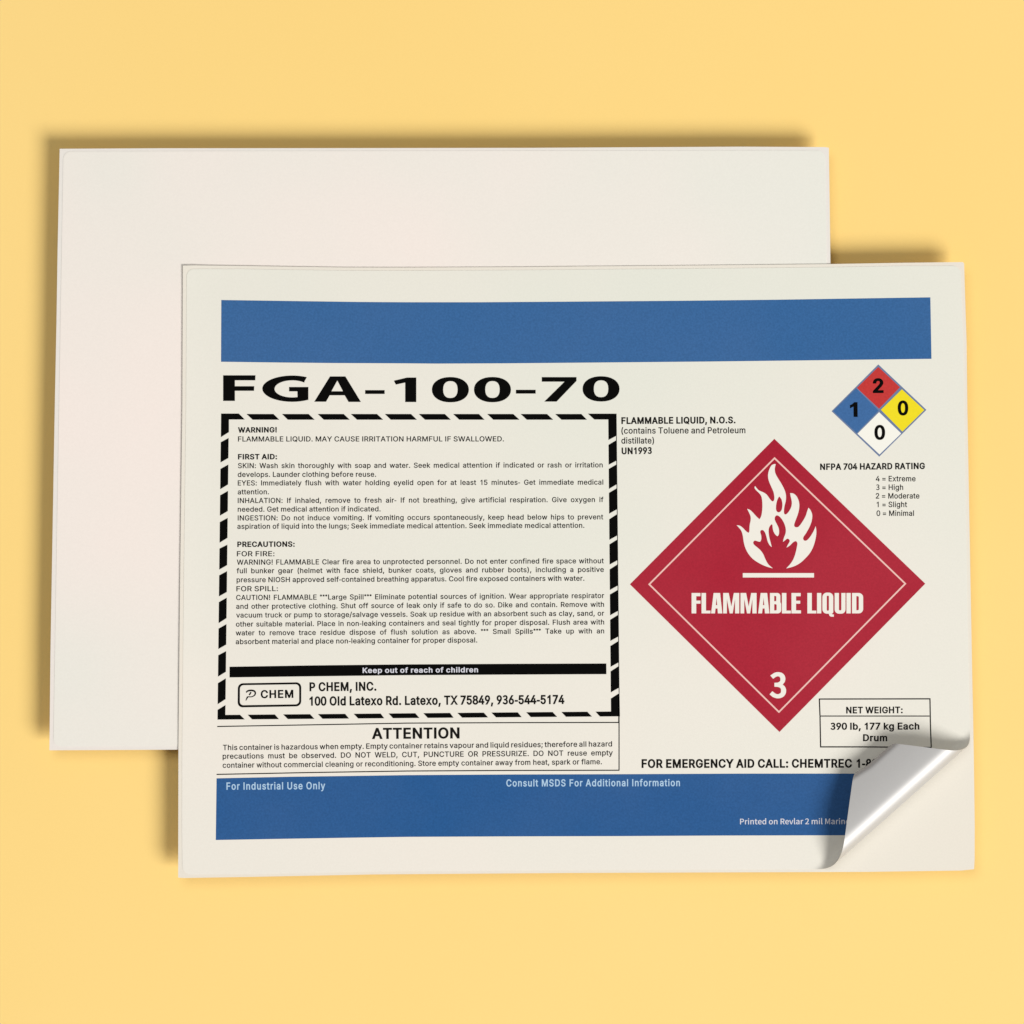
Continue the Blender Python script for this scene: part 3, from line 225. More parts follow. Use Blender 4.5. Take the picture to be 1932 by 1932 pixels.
def lift(x, y):
    a = max(0.0, (345 + 75 - x) / 75.0)
    b = max(0.0, min(1.0, (1560 - y) / 300.0))
    z = 0.00025 * a * a * b
    c = max(0.0, (560 - y) / 60.0) * max(0.0, min(1.0, (900 - x) / 550.0))
    return z + 0.00015 * c * c


def table(tb, x, step):
    i = min(len(tb) - 2, int(x / step))
    f = x / step - i
    return tuple(u + (v - u) * f for u, v in zip(tb[i], tb[i + 1]))


def profile(s, t):
    """arc length s past the start of the curl -> (advance, height, angle) in layout units"""
    if s <= 0:
        return s, 0.0, 0.0
    L = (len(ROLL) - 1) * DS
    if s <= L:
        return table(ROLL, s, DS)
    p, z, a = ROLL[-1]
    s -= L
    # how far the flap runs before its tip rolls over
    flat = max(0.0, (p_sil - p - tip_min - (98.9 + 0.17 * t)) / math.cos(a))
    m = min(s, flat)
    p += m * math.cos(a)
    z += m * math.sin(a)
    s -= m
    if s <= 0:
        return p, z, a
    q, r, b = table(TIP, min(s, 199.0), 0.5)
    return p + q, z + r, b


def bend(x, y, h):
    """front label film: layout position and height above the liner -> world"""
    s = (x - SIL[0]) * DX + (y - SIL[1]) * DY
    t = -(x - SIL[0]) * DY + (y - SIL[1]) * DX
    base = Z_FRONT + LINER + 0.00002
    if s <= S0 + 1e-6:
        return wxy(x, y, base + lift(x, y) + h)
    p, z, a = profile(s - S0, t)
    hh = h / S
    p2 = p - hh * math.sin(a)
    z2 = z + hh * math.cos(a)
    X = x + (S0 + p2 - s) * DX
    Y = y + (S0 + p2 - s) * DY
    wx, wy, _ = wxy(X, Y, base)
    return (wx, wy, base + lift(X, Y) + z2 * S)


def flatf(base, lifted=False):
    return lambda x, y, h: wxy(x, y, base + h + (lift(x, y) if lifted else 0))


def area2(l):
    return sum(l[i][0] * l[(i + 1) % len(l)][1] - l[(i + 1) % len(l)][0] * l[i][1] for i in range(len(l)))


def inside(p, l):
    x, y = p
    r = False
    n = len(l)
    for i in range(n):
        x0, y0 = l[i]
        x1, y1 = l[(i + 1) % n]
        if (y0 > y) != (y1 > y) and x < (x1 - x0) * (y - y0) / (y1 - y0) + x0:
            r = not r
    return r


def winding(p, l):
    x, y = p
    r = 0
    for i in range(len(l)):
        x0, y0 = l[i]
        x1, y1 = l[(i + 1) % len(l)]
        if (y0 > y) != (y1 > y) and x < (x1 - x0) * (y - y0) / (y1 - y0) + x0:
            r += 1 if y1 > y0 else -1
    return r


def fill(loops, extra=(), nonzero=False):
    pts, edges = [], []
    for l in loops:
        k = len(pts)
        pts += [Vector(p) for p in l]
        n = len(l)
        edges += [(k + i, k + (i + 1) % n) for i in range(n)]
    pts += [Vector(p) for p in extra]
    v, e, f, *_ = delaunay_2d_cdt(pts, edges, [], 2, 1e-6)
    out = []
    for t in f:
        cx = sum(v[i][0] for i in t) / len(t)
        cy = sum(v[i][1] for i in t) / len(t)
        if nonzero:
            if sum(winding((cx, cy), l) for l in loops):
                out.append(t)
        elif sum(inside((cx, cy), l) for l in loops) % 2:
            out.append(t)
    return [tuple(p) for p in v], out


class Ink:
    """flat print gathered in layout units, then laid on the film"""

    def __init__(self):
        self.v, self.f = [], []

    def tri(self, v, f):
        k = len(self.v)
        self.v += v
        self.f += [tuple(k + i for i in t) for t in f]

    def poly(self, *loops, extra=()):
        v, f = fill([list(l) for l in loops], extra)
        self.tri(v, f)
        return self

    def line(self, pts, wd, step=0):
        # a polyline as one strip
        if step:
            q = []
            for a, b in zip(pts, pts[1:]):
                n = max(1, int(math.dist(a, b) / step))
                q += [(a[0] + (b[0] - a[0]) * i / n, a[1] + (b[1] - a[1]) * i / n) for i in range(n)]
            pts = q + [pts[-1]]
        L, R = [], []
        for i, p in enumerate(pts):
            a = pts[max(0, i - 1)]
            b = pts[min(len(pts) - 1, i + 1)]
            d = math.dist(a, b) or 1
            nx, ny = -(b[1] - a[1]) / d, (b[0] - a[0]) / d
            ww = wd(i / (len(pts) - 1)) if callable(wd) else wd
            L.append((p[0] + nx * ww / 2, p[1] + ny * ww / 2))
            R.append((p[0] - nx * ww / 2, p[1] - ny * ww / 2))
        k = len(self.v)
        n = len(pts)
        self.v += L + R
        self.f += [(k + i, k + i + 1, k + n + i + 1, k + n + i) for i in range(n - 1)]
        return self

    def build(self, name, m, parent, h, fn=None, smooth=True):
        fn = fn or bend
        me = bpy.data.meshes.new(name)
        vs = [fn(x, y, h) for x, y in self.v]
        fs = []
        for f in self.f:
            # all faces wind so that they look up from the film
            a = area2([self.v[i] for i in f])
            fs.append(tuple(reversed(f)) if a > 0 else f)
        me.from_pydata(vs, [], fs)
        me.materials.append(m)
        if smooth:
            me.shade_smooth()
        me.update()
        o = bpy.data.objects.new(name, me)
        COL.objects.link(o)
        o.parent = parent
        return o


GL = {}


def glyph(font, ch, bold, sx):
    """outline of a glyph, made heavier by bold (thousandths), as filled triangles"""
    key = (font, ch, bold, round(sx, 2))
    if key in GL:
        return GL[key]
    adv, loops = FONT[font][ch]
    res = []
    for l in loops:
        p = list(zip(l[0::2], l[1::2]))
        if bold:
            n = len(p)
            q = []
            for i in range(n):
                a, b, c = p[i - 1], p[i], p[(i + 1) % n]
                d1 = math.dist(a, b) or 1
                d2 = math.dist(b, c) or 1
                n1 = (-(b[1] - a[1]) / d1, (b[0] - a[0]) / d1)
                n2 = (-(c[1] - b[1]) / d2, (c[0] - b[0]) / d2)
                mx, my = n1[0] + n2[0], n1[1] + n2[1]
                dn = max(0.35, 1 + n1[0] * n2[0] + n1[1] * n2[1])
                q.append((b[0] + ORI * bold * mx / dn, b[1] + ORI * bold * 0.72 * my / dn))
            p = q
        res.append(p)
    if not res:
        GL[key] = (adv, [], [], 0, 0)
        return GL[key]
    v, f = fill(res, nonzero=True)
    xs = [p[0] for p in v]
    GL[key] = (adv + bold * 1.3, v, f, min(xs), max(xs))
    return GL[key]


# outer loops of the embedded outlines wind clockwise or not: find out once
_l = FONT['A']['I'][1][0]
ORI = 1 if area2(list(zip(_l[0::2], _l[1::2]))) < 0 else -1


def text(ink, s, a, b, cap, bold=16, font='A', just=None, track=0, q_=None):
    """letters from baseline point a to baseline point b (layout units)"""
    cap *= .414079 * K if q_ is None else q_
    sy = cap / CAP if font == 'A' else cap / 733.0 * 1.0
    if font == 'G':
        sy = cap / GCAP
    W = math.dist(a, b)
    if len(s) == 1 and font == 'A':
        pass
    g = [glyph(font, ch, bold, 1) for ch in s]
    x = 0
    pos = []
    for i, (adv, v, f, lo, hi) in enumerate(g):
        pos.append(x)
        x += adv + track
    left = g[0][3]
    right = pos[-1] + g[-1][4]
    nat = right - left
    if just:
        sx = sy * just
        nsp = s.count(' ')
        ext = (W / sx - nat) / nsp
        add = 0
        for i, ch in enumerate(s):
            pos[i] += add
            if ch == ' ':
                add += ext
    else:
        sx = W / nat
    ux, uy = (b[0] - a[0]) / W, (b[1] - a[1]) / W
    for i, (adv, v, f, lo, hi) in enumerate(g):
        if not f:
            continue
        vv = []
        for px, py in v:
            X = (pos[i] + px - left) * sx
            Y = py * sy
            vv.append((a[0] + ux * X + uy * Y, a[1] + uy * X - ux * Y))
        ink.tri(vv, f)
    return sx / sy


GCAP = max(FONT['G']['P'][1][0][1::2])


def spline(pts, closed=True, n=5, corners=()):
    """Catmull-Rom through points; indices in corners stay sharp"""
    N = len(pts)
    out = []
    for i in range(N if closed else N - 1):
        p1, p2 = pts[i], pts[(i + 1) % N]
        p0 = p1 if i in corners or (not closed and i == 0) else pts[i - 1]
        p3 = p2 if (i + 1) % N in corners or (not closed and i == N - 2) else pts[(i + 2) % N]
        for k in range(n):
            t = k / n
            out.append(tuple(0.5 * (2 * p1[j] + (p2[j] - p0[j]) * t + (2 * p0[j] - 5 * p1[j] + 4 * p2[j] - p3[j]) * t * t
                                    + (3 * p1[j] - p0[j] - 3 * p2[j] + p3[j]) * t ** 3) for j in (0, 1)))
    if not closed:
        out.append(pts[-1])
    return out


def arc(cx, cy, rx, ry, a0, a1, n=24, e=2.0):
    r = []
    for i in range(n + 1):
        a = math.radians(a0 + (a1 - a0) * i / n)
        c, s = math.cos(a), math.sin(a)
        r.append((cx + rx * math.copysign(abs(c) ** (2 / e), c), cy - ry * math.copysign(abs(s) ** (2 / e), s)))
    return r


def M_(fn, pts):
    return [fn(*p) for p in pts]


def rounded(pts, r, n=6):
    """round the corners of a convex polygon"""
    out = []
    N = len(pts)
    for i in range(N):
        p0, p, p1 = Vector(pts[i - 1]), Vector(pts[i]), Vector(pts[(i + 1) % N])
        rr = r[i] if isinstance(r, (list, tuple)) else r
        if rr <= 0:
            out.append(tuple(p))
            continue
        d0 = (p0 - p).normalized()
        d1 = (p1 - p).normalized()
        a, b = p + d0 * rr, p + d1 * rr
        for k in range(n + 1):
            t = k / n
            # quadratic, tightened towards a circle
            w_ = 0.7071
            den = (1 - t) ** 2 + 2 * w_ * t * (1 - t) + t * t
            out.append(tuple(((1 - t) ** 2 * a + 2 * w_ * t * (1 - t) * p + t * t * b) / den))
    return out


def dense(l, step, test):
    out = []
    N = len(l)
    for i in range(N):
        a, b = l[i], l[(i + 1) % N]
        out.append(a)
        n = int(math.dist(a, b) / step)
        for k in range(1, n):
            p = (a[0] + (b[0] - a[0]) * k / n, a[1] + (b[1] - a[1]) * k / n)
            if test(p):
                out.append(p)
    return out


def sval(p):
    return (p[0] - SIL[0]) * DX + (p[1] - SIL[1]) * DY


def curl_grid(loop, margin=0.8):
    """points inside the loop, close together where the film bends"""
    out = []
    s = S0 - 4
    while s < 220:
        t = -260
        while t < 260:
            x = SIL[0] + s * DX - t * DY
            y = SIL[1] + s * DY + t * DX
            if inside((x, y), loop) and all(inside((x + a, y + b), loop) for a, b in ((margin, 0), (-margin, 0), (0, margin), (0, -margin))):
                out.append((x, y))
            t += 7
        s += 1.8
    return out


def edge_grid(loop, x0, x1, st=12):
    """points for the lifted left edge"""
    out = []
    x = x0
    while x < x1:
        y = 505
        while y < 1650:
            if inside((x, y), loop):
                out.append((x, y))
            y += 30
        x += st
    return out


def slab(name, loop, mats, parent, z0, z1, fn, extra=(), smooth=True):
    """a sheet with real thickness: top, underside and rim"""
    v, f = fill([loop], extra)
    top = [fn(x, y, z1) for x, y in v]
    bot = [fn(x, y, z0) for x, y in v]
    n = len(v)
    fs, mi = [], []
    for t in f:
        u = tuple(reversed(t)) if area2([v[i] for i in t]) > 0 else tuple(t)
        fs.append(u)
        mi.append(0)
        fs.append(tuple(n + i for i in reversed(u)))
        mi.append(1)
    vs = top + bot
    if area2(loop) > 0:
        loop = loop[::-1]
    k = len(vs)
    m = len(loop)
    vs += [fn(x, y, z1) for x, y in loop] + [fn(x, y, z0) for x, y in loop]
    for i in range(m):
        j = (i + 1) % m
        fs.append((k + i, k + m + i, k + m + j, k + j))
        mi.append(2 if len(mats) > 2 else 0)
    me = bpy.data.meshes.new(name)
    me.from_pydata(vs, [], fs)
    for q in mats:
        me.materials.append(q)
    me.polygons.foreach_set('material_index', mi)
    if smooth:
        me.shade_smooth()
    me.update()
    o = bpy.data.objects.new(name, me)
    COL.objects.link(o)
    o.parent = parent
    return o


def empty(name, label, cat):
    o = bpy.data.objects.new(name, None)
    COL.objects.link(o)
    o.empty_display_size = 0.02
    o['label'] = label
    o['category'] = cat
    return o


# ---------------------------------------------------------------- the yellow surface
me = bpy.data.meshes.new('tabletop')
me.from_pydata([(-1.2, -1.2, 0), (1.2, -1.2, 0), (1.2, 1.2, 0), (-1.2, 1.2, 0),
                (-1.2, -1.2, -.02), (1.2, -1.2, -.02), (1.2, 1.2, -.02), (-1.2, 1.2, -.02)], [],
               [(0, 1, 2, 3), (7, 6, 5, 4), (0, 4, 5, 1), (1, 5, 6, 2), (2, 6, 7, 3), (3, 7, 4, 0)])
me.materials.append(M['yellow'])
top = bpy.data.objects.new('tabletop', me)
COL.objects.link(top)
top['kind'] = 'structure'
top['label'] = 'plain yellow surface under both labels'

# ---------------------------------------------------------------- rear, blank label on an added spacer board
rear = empty('blank_label', 'blank white label sheet lying on yellow surface, partly covered by the printed label', 'label')
rear_out = [(112.5, 280.6), (300, 279.6), (564, 279.4), (1000, 278.8), (1400, 276.6), (1556, 277.4), (1563.9, 278.6),
            (1565.5, 390), (1567, 499), (1574, 1000), (1578, 1408), (900, 1412), (336.5, 1414.4), (200, 1415.2), (93.2, 1415.6),
            (95, 1237), (98.7, 1025), (103, 780), (106.3, 615), (108.6, 470)]
slab('backing_sheet', rear_out, [M['liner2'], M['liner2']], rear, 0.0, 0.0003, flatf(T_SPACER - 0.00045), smooth=False)
# added unseen spacer: raises the sheet so its shadow lands offset on the table
slab('shadow_spacer', [(190, 350), (1495, 350), (1500, 1340), (175, 1345)], [M['greyboard'], M['greyboard']], rear, 0.0, T_SPACER - 0.00046, flatf(0.0), smooth=False)
rear_film = rounded([(119.5, 285.5), (1557, 283.5), (1571, 1402), (100.5, 1408.5)], 15)
# the film lies flat over the added spacer
slab('blank_film', rear_film, [M['blank'], M['adhesive']], rear, 0.0, 0.00007, flatf(T_SPACER - 0.00013), smooth=False)

# ---------------------------------------------------------------- front, printed label
front = empty('hazard_label', 'printed flammable liquid drum label with blue bands and a peeled lower right corner', 'label')
front_out = ([(345.2, 501.2)] + M_(cA, [(230, 148.5), (560, 152), (860, 157), (1300, 163), (1738, 163.5)])
             + M_(cB, [(800, 160), (1300, 155), (1932, 150)]) + M_(cC, [(400, 144), (880, 139), (1400, 130), (1822, 125), (1832, 134)])
             + M_(cC, [(1840, 400), (1850, 700), (1855, 1159)]) + M_(cK, [(1638, 0), (1645, 300), (1652, 700), (1660, 1300), (1659, 1600), (1654, 1688)])
             + M_(crop(2000, 3000, .91563), [(1680, 222.5), (1300, 228), (600, 230.5)])
             + M_(crop(600, 3000, .7764), [(1932, 274), (1000, 281), (400, 293), (100, 298), (72, 296)])
             + [(336.4, 1560), (336.8, 1415), (340, 1100), (344.2, 769)])
ex = edge_grid(front_out, 350, 440)
slab('backing_sheet', dense(front_out, 25, lambda p: p[0] < 460 or p[1] < 570), [M['liner'], M['liner']], front, 0.0, LINER, flatf(Z_FRONT, True),
     extra=ex + [(x, y) for x in range(460, 1000, 30) for y in (520, 540, 562)])
INS = 6.0
fo = [(352.5, 507.5)] + [(x, y + 6.0) for x, y in front_out[2:12]] + [(1812, 501.5)] \
    + [(x - 6.5, y) for x, y in front_out[14:22]] + [(1831, 1634.0)] + [(x, y - 5.5) for x, y in front_out[23:29]] + [(344.5, 1649.5)] \
    + [(x + 7, y) for x, y in front_out[31:35]]
fr = [0] * len(fo)
fr[0] = 14


def find(px, py):
    return min(range(len(fo)), key=lambda i: (fo[i][0] - px) ** 2 + (fo[i][1] - py) ** 2)


for q in ((1812, 501.5), (1831, 1634.0), (344.5, 1649.5)):
    fr[find(*q)] = 15
film_loop = dense(rounded(fo, fr), 2.0, lambda p: sval(p) > S0 - 6)
film_loop = dense(film_loop, 25, lambda p: p[0] < 460 or p[1] < 570)
slab('label_film', film_loop, [M['film'], M['adhesive']], front, 0.0, FILM, bend,
     extra=curl_grid(film_loop) + edge_grid(film_loop, 358, 440) + [(x, y) for x in range(460, 1000, 30) for y in (520, 540, 562)])

H1 = FILM + 0.00002
H2 = FILM + 0.00004
H3 = FILM + 0.00006

# blue bands
b = Ink()
b.poly(M_(cA, [(415, 395), (900, 402), (1400, 409), (1738, 411)]) + M_(cB, [(500, 411), (1100, 407), (1932, 400.5)])
       + M_(cC, [(500, 393), (1000, 385), (1592, 376), (1600, 813), (900, 822), (0, 832.5)]) + M_(cB, [(1400, 839), (700, 845), (200, 847)])
       + M_(cA, [(1700, 845), (1200, 843), (800, 839), (413, 834)]), extra=[(431 + 12 * i, 620) for i in range(3)])
header = b.build('header_band', M['blue'], front, H1)

fb = M_(c5, [(42, 1122), (700, 1108), (1300, 1100), (R2, 1093.5), (R2 + 900, 1088), (R2 + 1932, 1085)]) + M_(c7, [(900, 671), (1700, 670.5), (2030, 670), (2036, 1108), (1500, 1109.5), (800, 1111)]) \
    + M_(c5, [(R2 + 1932, 1635), (R2 + 900, 1638), (R2, 1642), (1200, 1650), (600, 1660), (35, 1670)])
fb = dense(fb, 2.0, lambda p: sval(p) > S0 - 6)
b = Ink()
b.poly(fb, extra=curl_grid(fb) + edge_grid(fb, 408, 430))
footer = b.build('footer_band', M['blue_shaded'], front, H1)
t = Ink()
text(t, 'For Industrial Use Only', c5(130, 1222), c5(1008, 1217), 62, bold=20, track=45)
t.build('band_lettering', M['reverse_blue'], footer, H2)
t = Ink()
text(t, 'Consult MSDS For Additional Information', c5(R2 + 878, 1193), c7(488, 759), 60, bold=20, track=45)
t.build('band_lettering', M['reverse_blue'], footer, H2)
t = Ink()
text(t, 'Printed on Revlar 2 mil Marine', c7(915, 1031), c7(1694, 1029), 39 * 1.25, bold=6, font='G')
t.build('band_lettering', M['reverse_grey'], footer, H2)

# title
b = Ink()
b.poly(M_(c1, [(100, 100), (388, 100), (386, 145), (205, 145), (205, 197), (377, 197), (375, 238), (205, 238), (205, 328), (100, 328)]))
g_out = arc(715, 219, 267, 117, 61, 302, 30)
g_in = arc(715, 221, 158, 76, 287, 47, 24)
b.poly(M_(c1, g_out + [(858, 325), (858, 204), (686, 204), (686, 243), (760, 243)] + g_in + [(823, 155)]))
b.poly(M_(c1, [(910, 335), (1050, 110), (1187, 110), (1325, 337), (1215, 337), (1180, 278), (1047, 278), (1015, 335)]),
       M_(c1, [(1063, 242), (1115, 147), (1165, 242)]))
b.poly(M_(c1, [(1362, 232), (1536, 232), (1536, 266), (1362, 266)]))
b.poly(M_(c1, [(1617, 148), (1735, 120), (1817, 120), (1817, 338), (1718, 338), (1718, 165), (1635, 183)]))
for cx, cy in ((381, 228), (755, 227.5), (1720, 221)):
    b.poly(M_(c1, arc(cx + R2, cy, 164.5, 112.5, 0, 350, 35, 2.15)), M_(c1, arc(cx + R2, cy - 1, 64, 75, 0, 345, 23, 2.4)))
b.poly(M_(c1, [(963 + R2, 229), (1139 + R2, 229), (1139 + R2, 263), (963 + R2, 263)]))
b.poly(M_(c1, [(x + R2, y) for x, y in [(1193, 116), (1502, 116), (1502, 150), (1325, 334), (1215, 334), (1395, 157), (1193, 157)]]))
b.build('title_lettering', M['black'], front, H1)

# striped border of the warning panel
b = Ink()


def lo(y):
    return 82 - (y - 440) * 32 / 2723.0


def ro(y):
    return R2 + 1858 + (y - 440) * 28 / 2690.0


def ri(y):
    return R2 + 1784 + (y - 493) * 24 / 2595.0


OFF = 1473.1
b.poly(M_(c1, [(82, 440), (240, 440), (293, 493), (152, 493), (152, 605), (80, 650)]))
for a0, a1, b0, b1 in [(308, 548, 362, 600), (623, 860, 675, 914), (940, 1172, 995, 1226), (1235, 1468, 1290, 1523), (1537, 1770, 1590, 1823)] + \
        [(R2 + q[0], R2 + q[1], R2 + q[2], R2 + q[3]) for q in [(100, 332, 155, 385), (405, 635, 460, 685), (708, 940, 762, 996), (1005, 1240, 1060, 1295), (1312, 1545, 1368, 1595)]]:
    b.poly(M_(c1, [(a0, 444), (a1, 444), (b1, 495), (b0, 495)]))
b.poly(M_(c1, [(R2 + 1603, 441), (ro(441), 441), (ro(640), 636), (ri(675), 675), (ri(493), 493), (R2 + 1660, 493)]))
for i0, i1, o0, o1 in [(718, 895, 678, 860), (932, 1110, 893, 1070), (1145, 1330, 1105, 1292), (1380, 1562, 1335, 1525), (1603, 1782, 1560, 1745)] + \
        [tuple(q_ + OFF for q_ in q) for q in [(352, 535, 308, 497), (575, 760, 535, 722), (800, 988, 757, 950), (1033, 1218, 990, 1180), (1258, 1445, 1213, 1405)]]:
    b.poly(M_(c1, [(ri(i0), i0), (ri(i1), i1), (ro(o1) - 7, o1), (ro(o0) - 7, o0)]))
b.line(M_(c1, [(ro(y) - 3.5, y) for y in (640, 1400, 2200, OFF + 1450)]), 7 * .414079 * K)
for o0, o1, i0, i1 in [(695, 875, 657, 835), (932, 1113, 893, 1070), (1167, 1348, 1127, 1307), (1405, 1588, 1367, 1545), (1640, 1827, 1605, 1787)] + \
        [tuple(q_ + OFF for q_ in q) for q in [(405, 592, 367, 553), (643, 830, 603, 785), (878, 1060, 838, 1020), (1115, 1305, 1078, 1262), (1363, 1550, 1320, 1505)]]:
    b.poly(M_(c1, [(lo(o0), o0), (lo(o1), o1), (lo(i1) + 70, i1), (lo(i0) + 70, i0)]))


def bt(x):
    return OFF + 1645 - (x - 120) * 30 / 3400.0


def bb(x):
    return OFF + 1687 - (x - 50) * 29 / 3580.0


b.poly(M_(c1, [(50, bb(50)), (293, bb(293)), (250, bt(250)), (120, bt(120)), (lo(OFF + 1557) + 70, OFF + 1557), (lo(OFF + 1600), OFF + 1600)]))
for a0, a1, b0, b1 in [(318, 560, 357, 597), (633, 873, 675, 912), (943, 1185, 983, 1220), (1260, 1500, 1300, 1533), (1570, 1808, 1610, 1845)] + \
        [tuple(q_ + R2 for q_ in q) for q in [(140, 378, 180, 410), (443, 678, 485, 717), (745, 980, 787, 1015), (1055, 1290, 1095, 1330), (1367, 1598, 1408, 1640)]]:
    b.poly(M_(c1, [(a0, bt(a0)), (a1, bt(a1)), (b1, bb(b1)), (b0, bb(b0))]))
b.poly(M_(c1, [(R2 + 1670, bt(R2 + 1670)), (R2 + 1808, bt(R2 + 1808)), (ri(OFF + 1500), OFF + 1500), (ro(OFF + 1450), OFF + 1450), (R2 + 1888, bb(R2 + 1888)), (R2 + 1710, bb(R2 + 1710))]))
panel = b.build('striped_border', M['black'], front, H1)

BD = 37
first = Ink()
text(first, 'WARNING!', c1(232, 608), c1(578, 606), 44, bold=BD)
text(first, 'FLAMMABLE LIQUID. MAY CAUSE IRRITATION HARMFUL IF SWALLOWED.', c1(232, 688), c1(R2 + 857, 687), 44)
first.build('warning_text', M['text'], panel, H1)
RAT = text(Ink(), 'pressure NIOSH approved self-contained breathing apparatus. Cool fire exposed containers with water.', c3(220, 466), c3(R2 + 1572, 452), 44)
t = Ink()
text(t, 'FIRST AID:', c1(232, 846), c1(580, 845), 44, bold=BD)
text(t, 'SKIN: Wash skin thoroughly with soap and water. Seek medical attention if indicated or rash or irritation', c1(232, 925), c1(R2 + 1735, 918), 44, just=RAT)
text(t, 'develops. Launder clothing before reuse.', c1(230, 1003), c1(1460, 1001), 44)
text(t, 'EYES: Immediately flush with water holding eyelid open for at least 15 minutes- Get immediate medical', c1(230, 1079), c1(R2 + 1740, 1071), 44, just=RAT)
text(t, 'attention.', c1(230, 1158), c1(508, 1157), 44)
text(t, 'INHALATION: If inhaled, remove to fresh air- If not breathing, give artificial respiration. Give oxygen if', c1(230, 1235), c1(R2 + 1742, 1226), 44, just=RAT)
text(t, 'needed. Get medical attention if indicated.', c1(230, 1312), c1(1500, 1309), 44)
text(t, 'INGESTION: Do not induce vomiting. If vomiting occurs spontaneously, keep head below hips to prevent', c1(230, 1390), c1(R2 + 1740, 1380), 44, just=RAT)
text(t, 'aspiration of liquid into the lungs; Seek immediate medical attention. Seek immediate medical attention.', c1(226, 1464), c1(R2 + 1572, 1455), 44)
t.build('first_aid_text', M['text'], panel, H1)
t = Ink()
text(t, 'PRECAUTIONS:', c1(226, 1624), c1(737, 1622), 44, bold=BD)
text(t, 'FOR FIRE:', c3(222, 235), c3(557, 234), 44)
text(t, 'WARNING! FLAMMABLE Clear fire area to unprotected personnel. Do not enter confined fire space without', c3(222, 310), c3(R2 + 1745, 297), 44, just=RAT)
text(t, 'full bunker gear (helmet with face shield, bunker coats, gloves and rubber boots), including a positive', c3(220, 386), c3(R2 + 1745, 374), 44, just=RAT)
text(t, 'pressure NIOSH approved self-contained breathing apparatus. Cool fire exposed containers with water.', c3(220, 466), c3(R2 + 1572, 452), 44)
text(t, 'FOR SPILL:', c3(218, 546), c3(588, 544), 44)
text(t, 'CAUTION! FLAMMABLE ***Large Spill*** Eliminate potential sources of ignition. Wear appropriate respirator', c3(216, 624), c3(R2 + 1748, 606), 44, just=RAT)
text(t, 'and other protective clothing. Shut off source of leak only if safe to do so. Dike and contain. Remove with', c3(216, 702), c3(R2 + 1747, 684), 44, just=RAT)
text(t, 'vacuum truck or pump to storage/salvage vessels. Soak up residue with an absorbent such as clay, sand, or', c3(216, 780), c3(R2 + 1748, 763), 44, just=RAT)
text(t, 'other suitable material. Place in non-leaking containers and seal tightly for proper disposal. Flush area with', c3(214, 860), c3(R2 + 1748, 841), 44, just=RAT)
text(t, 'water to remove trace residue dispose of flush solution as above. *** Small Spills*** Take up with an', c3(212, 938), c3(R2 + 1748, 920), 44, just=RAT)
text(t, 'absorbent material and place non-leaking container for proper disposal.', c3(212, 1016), c3(R2 + 620, 1001), 44)
t.build('precautions_text', M['text'], panel, H1)

b = Ink()
b.poly(M_(c3, [(157, 1217), (900, 1205), (R2, 1196), (R2 + 900, 1191), (R2 + 1767, 1188), (R2 + 1768, 1283), (R2 + 900, 1287), (R2, 1292), (900, 1302), (157, 1312)]))
bar = b.build('black_bar', M['black'], front, H1)
t = Ink()
text(t, 'Keep out of reach of children', c3(1340, 1271), c3(R2 + 627, 1265), 44, bold=27, track=20)
t.build('bar_lettering', M['reverse_grey'], bar, H2)

b = Ink()
b.poly(rounded(M_(cL, [(113, 250), (1783, 222), (1781, 855), (106, 885)]), 135 * .139752 * K, 8),
       rounded(M_(cL, [(168, 300), (1727, 274), (1727, 803), (165, 828)]), 95 * .139752 * K, 8))
logo = b.build('logo_frame', M['black'], front, H1)
t = Ink()
sp = spline(M_(cL, [(332, 492), (372, 452), (460, 436), (545, 455), (572, 505), (550, 565), (470, 605), (365, 602)]), closed=False, n=5)
t.line(sp, lambda u: (26 + 20 * math.sin(math.pi * min(1, u * 1.1 + .1))) * .139752 * K)
t2 = spline(M_(cL, [(458, 482), (420, 545), (362, 622), (322, 705)]), closed=False, n=5)
t.line(t2[:7], 38 * .139752 * K)
t.line(t2[9:], lambda u: (44 - 26 * u) * .139752 * K)
text(t, 'CHEM', cL(715, 636), cL(1575, 626), 198, bold=30, track=20, q_=.139752 * K)
t.build('logo_lettering', M['black'], logo, H1)
t = Ink()
text(t, 'P CHEM, INC.', c3(868, 1432), c3(1463, 1427), 73, bold=34)
text(t, '100 Old Latexo Rd. Latexo, TX 75849, 936-544-5174', c3(868, 1560), c3(R2 + 1395, 1545), 75, bold=34)
t.build('address_lettering', M['text'], front, H1)

# attention box
b = Ink()
wl = 9.5 * .414079 * K
b.line(M_(c3, [(48, 1748), (900, 1733), (R2, 1718), (R2 + 900, 1714), (R2 + 1881, 1712)]), wl)
b.line(M_(c3, [(R2 + 1877, 1716), (R2 + 1880, OFF)]) + M_(c5, [(R2 + 1880, 1046)]), wl)
b.line(M_(c5, [(42, 1087), (900, 1070), (R2, 1057), (R2 + 900, 1052), (R2 + 1884, 1050)]), wl)
att = b.build('attention_frame', M['black'], front, H1)
t = Ink()
text(t, 'ATTENTION', c5(1422, 769), c5(R2 + 463, 764), 91, bold=31)
text(t, 'This container is hazardous when empty. Empty container retains vapour and liquid residues; therefore all hazard', c5(98, 871), c5(R2 + 1818, 838), 46, just=RAT)
text(t, 'precautions must be observed. DO NOT WELD, CUT, PUNCTURE OR PRESSURIZE. DO NOT reuse empty', c5(96, 948), c5(R2 + 1825, 917), 46, just=RAT)
text(t, 'container without commercial cleaning or reconditioning. Store empty container away from heat, spark or flame.', c5(96, 1028), c5(R2 + 1728, 996), 46)
t.build('attention_text', M['text'], att, H1)

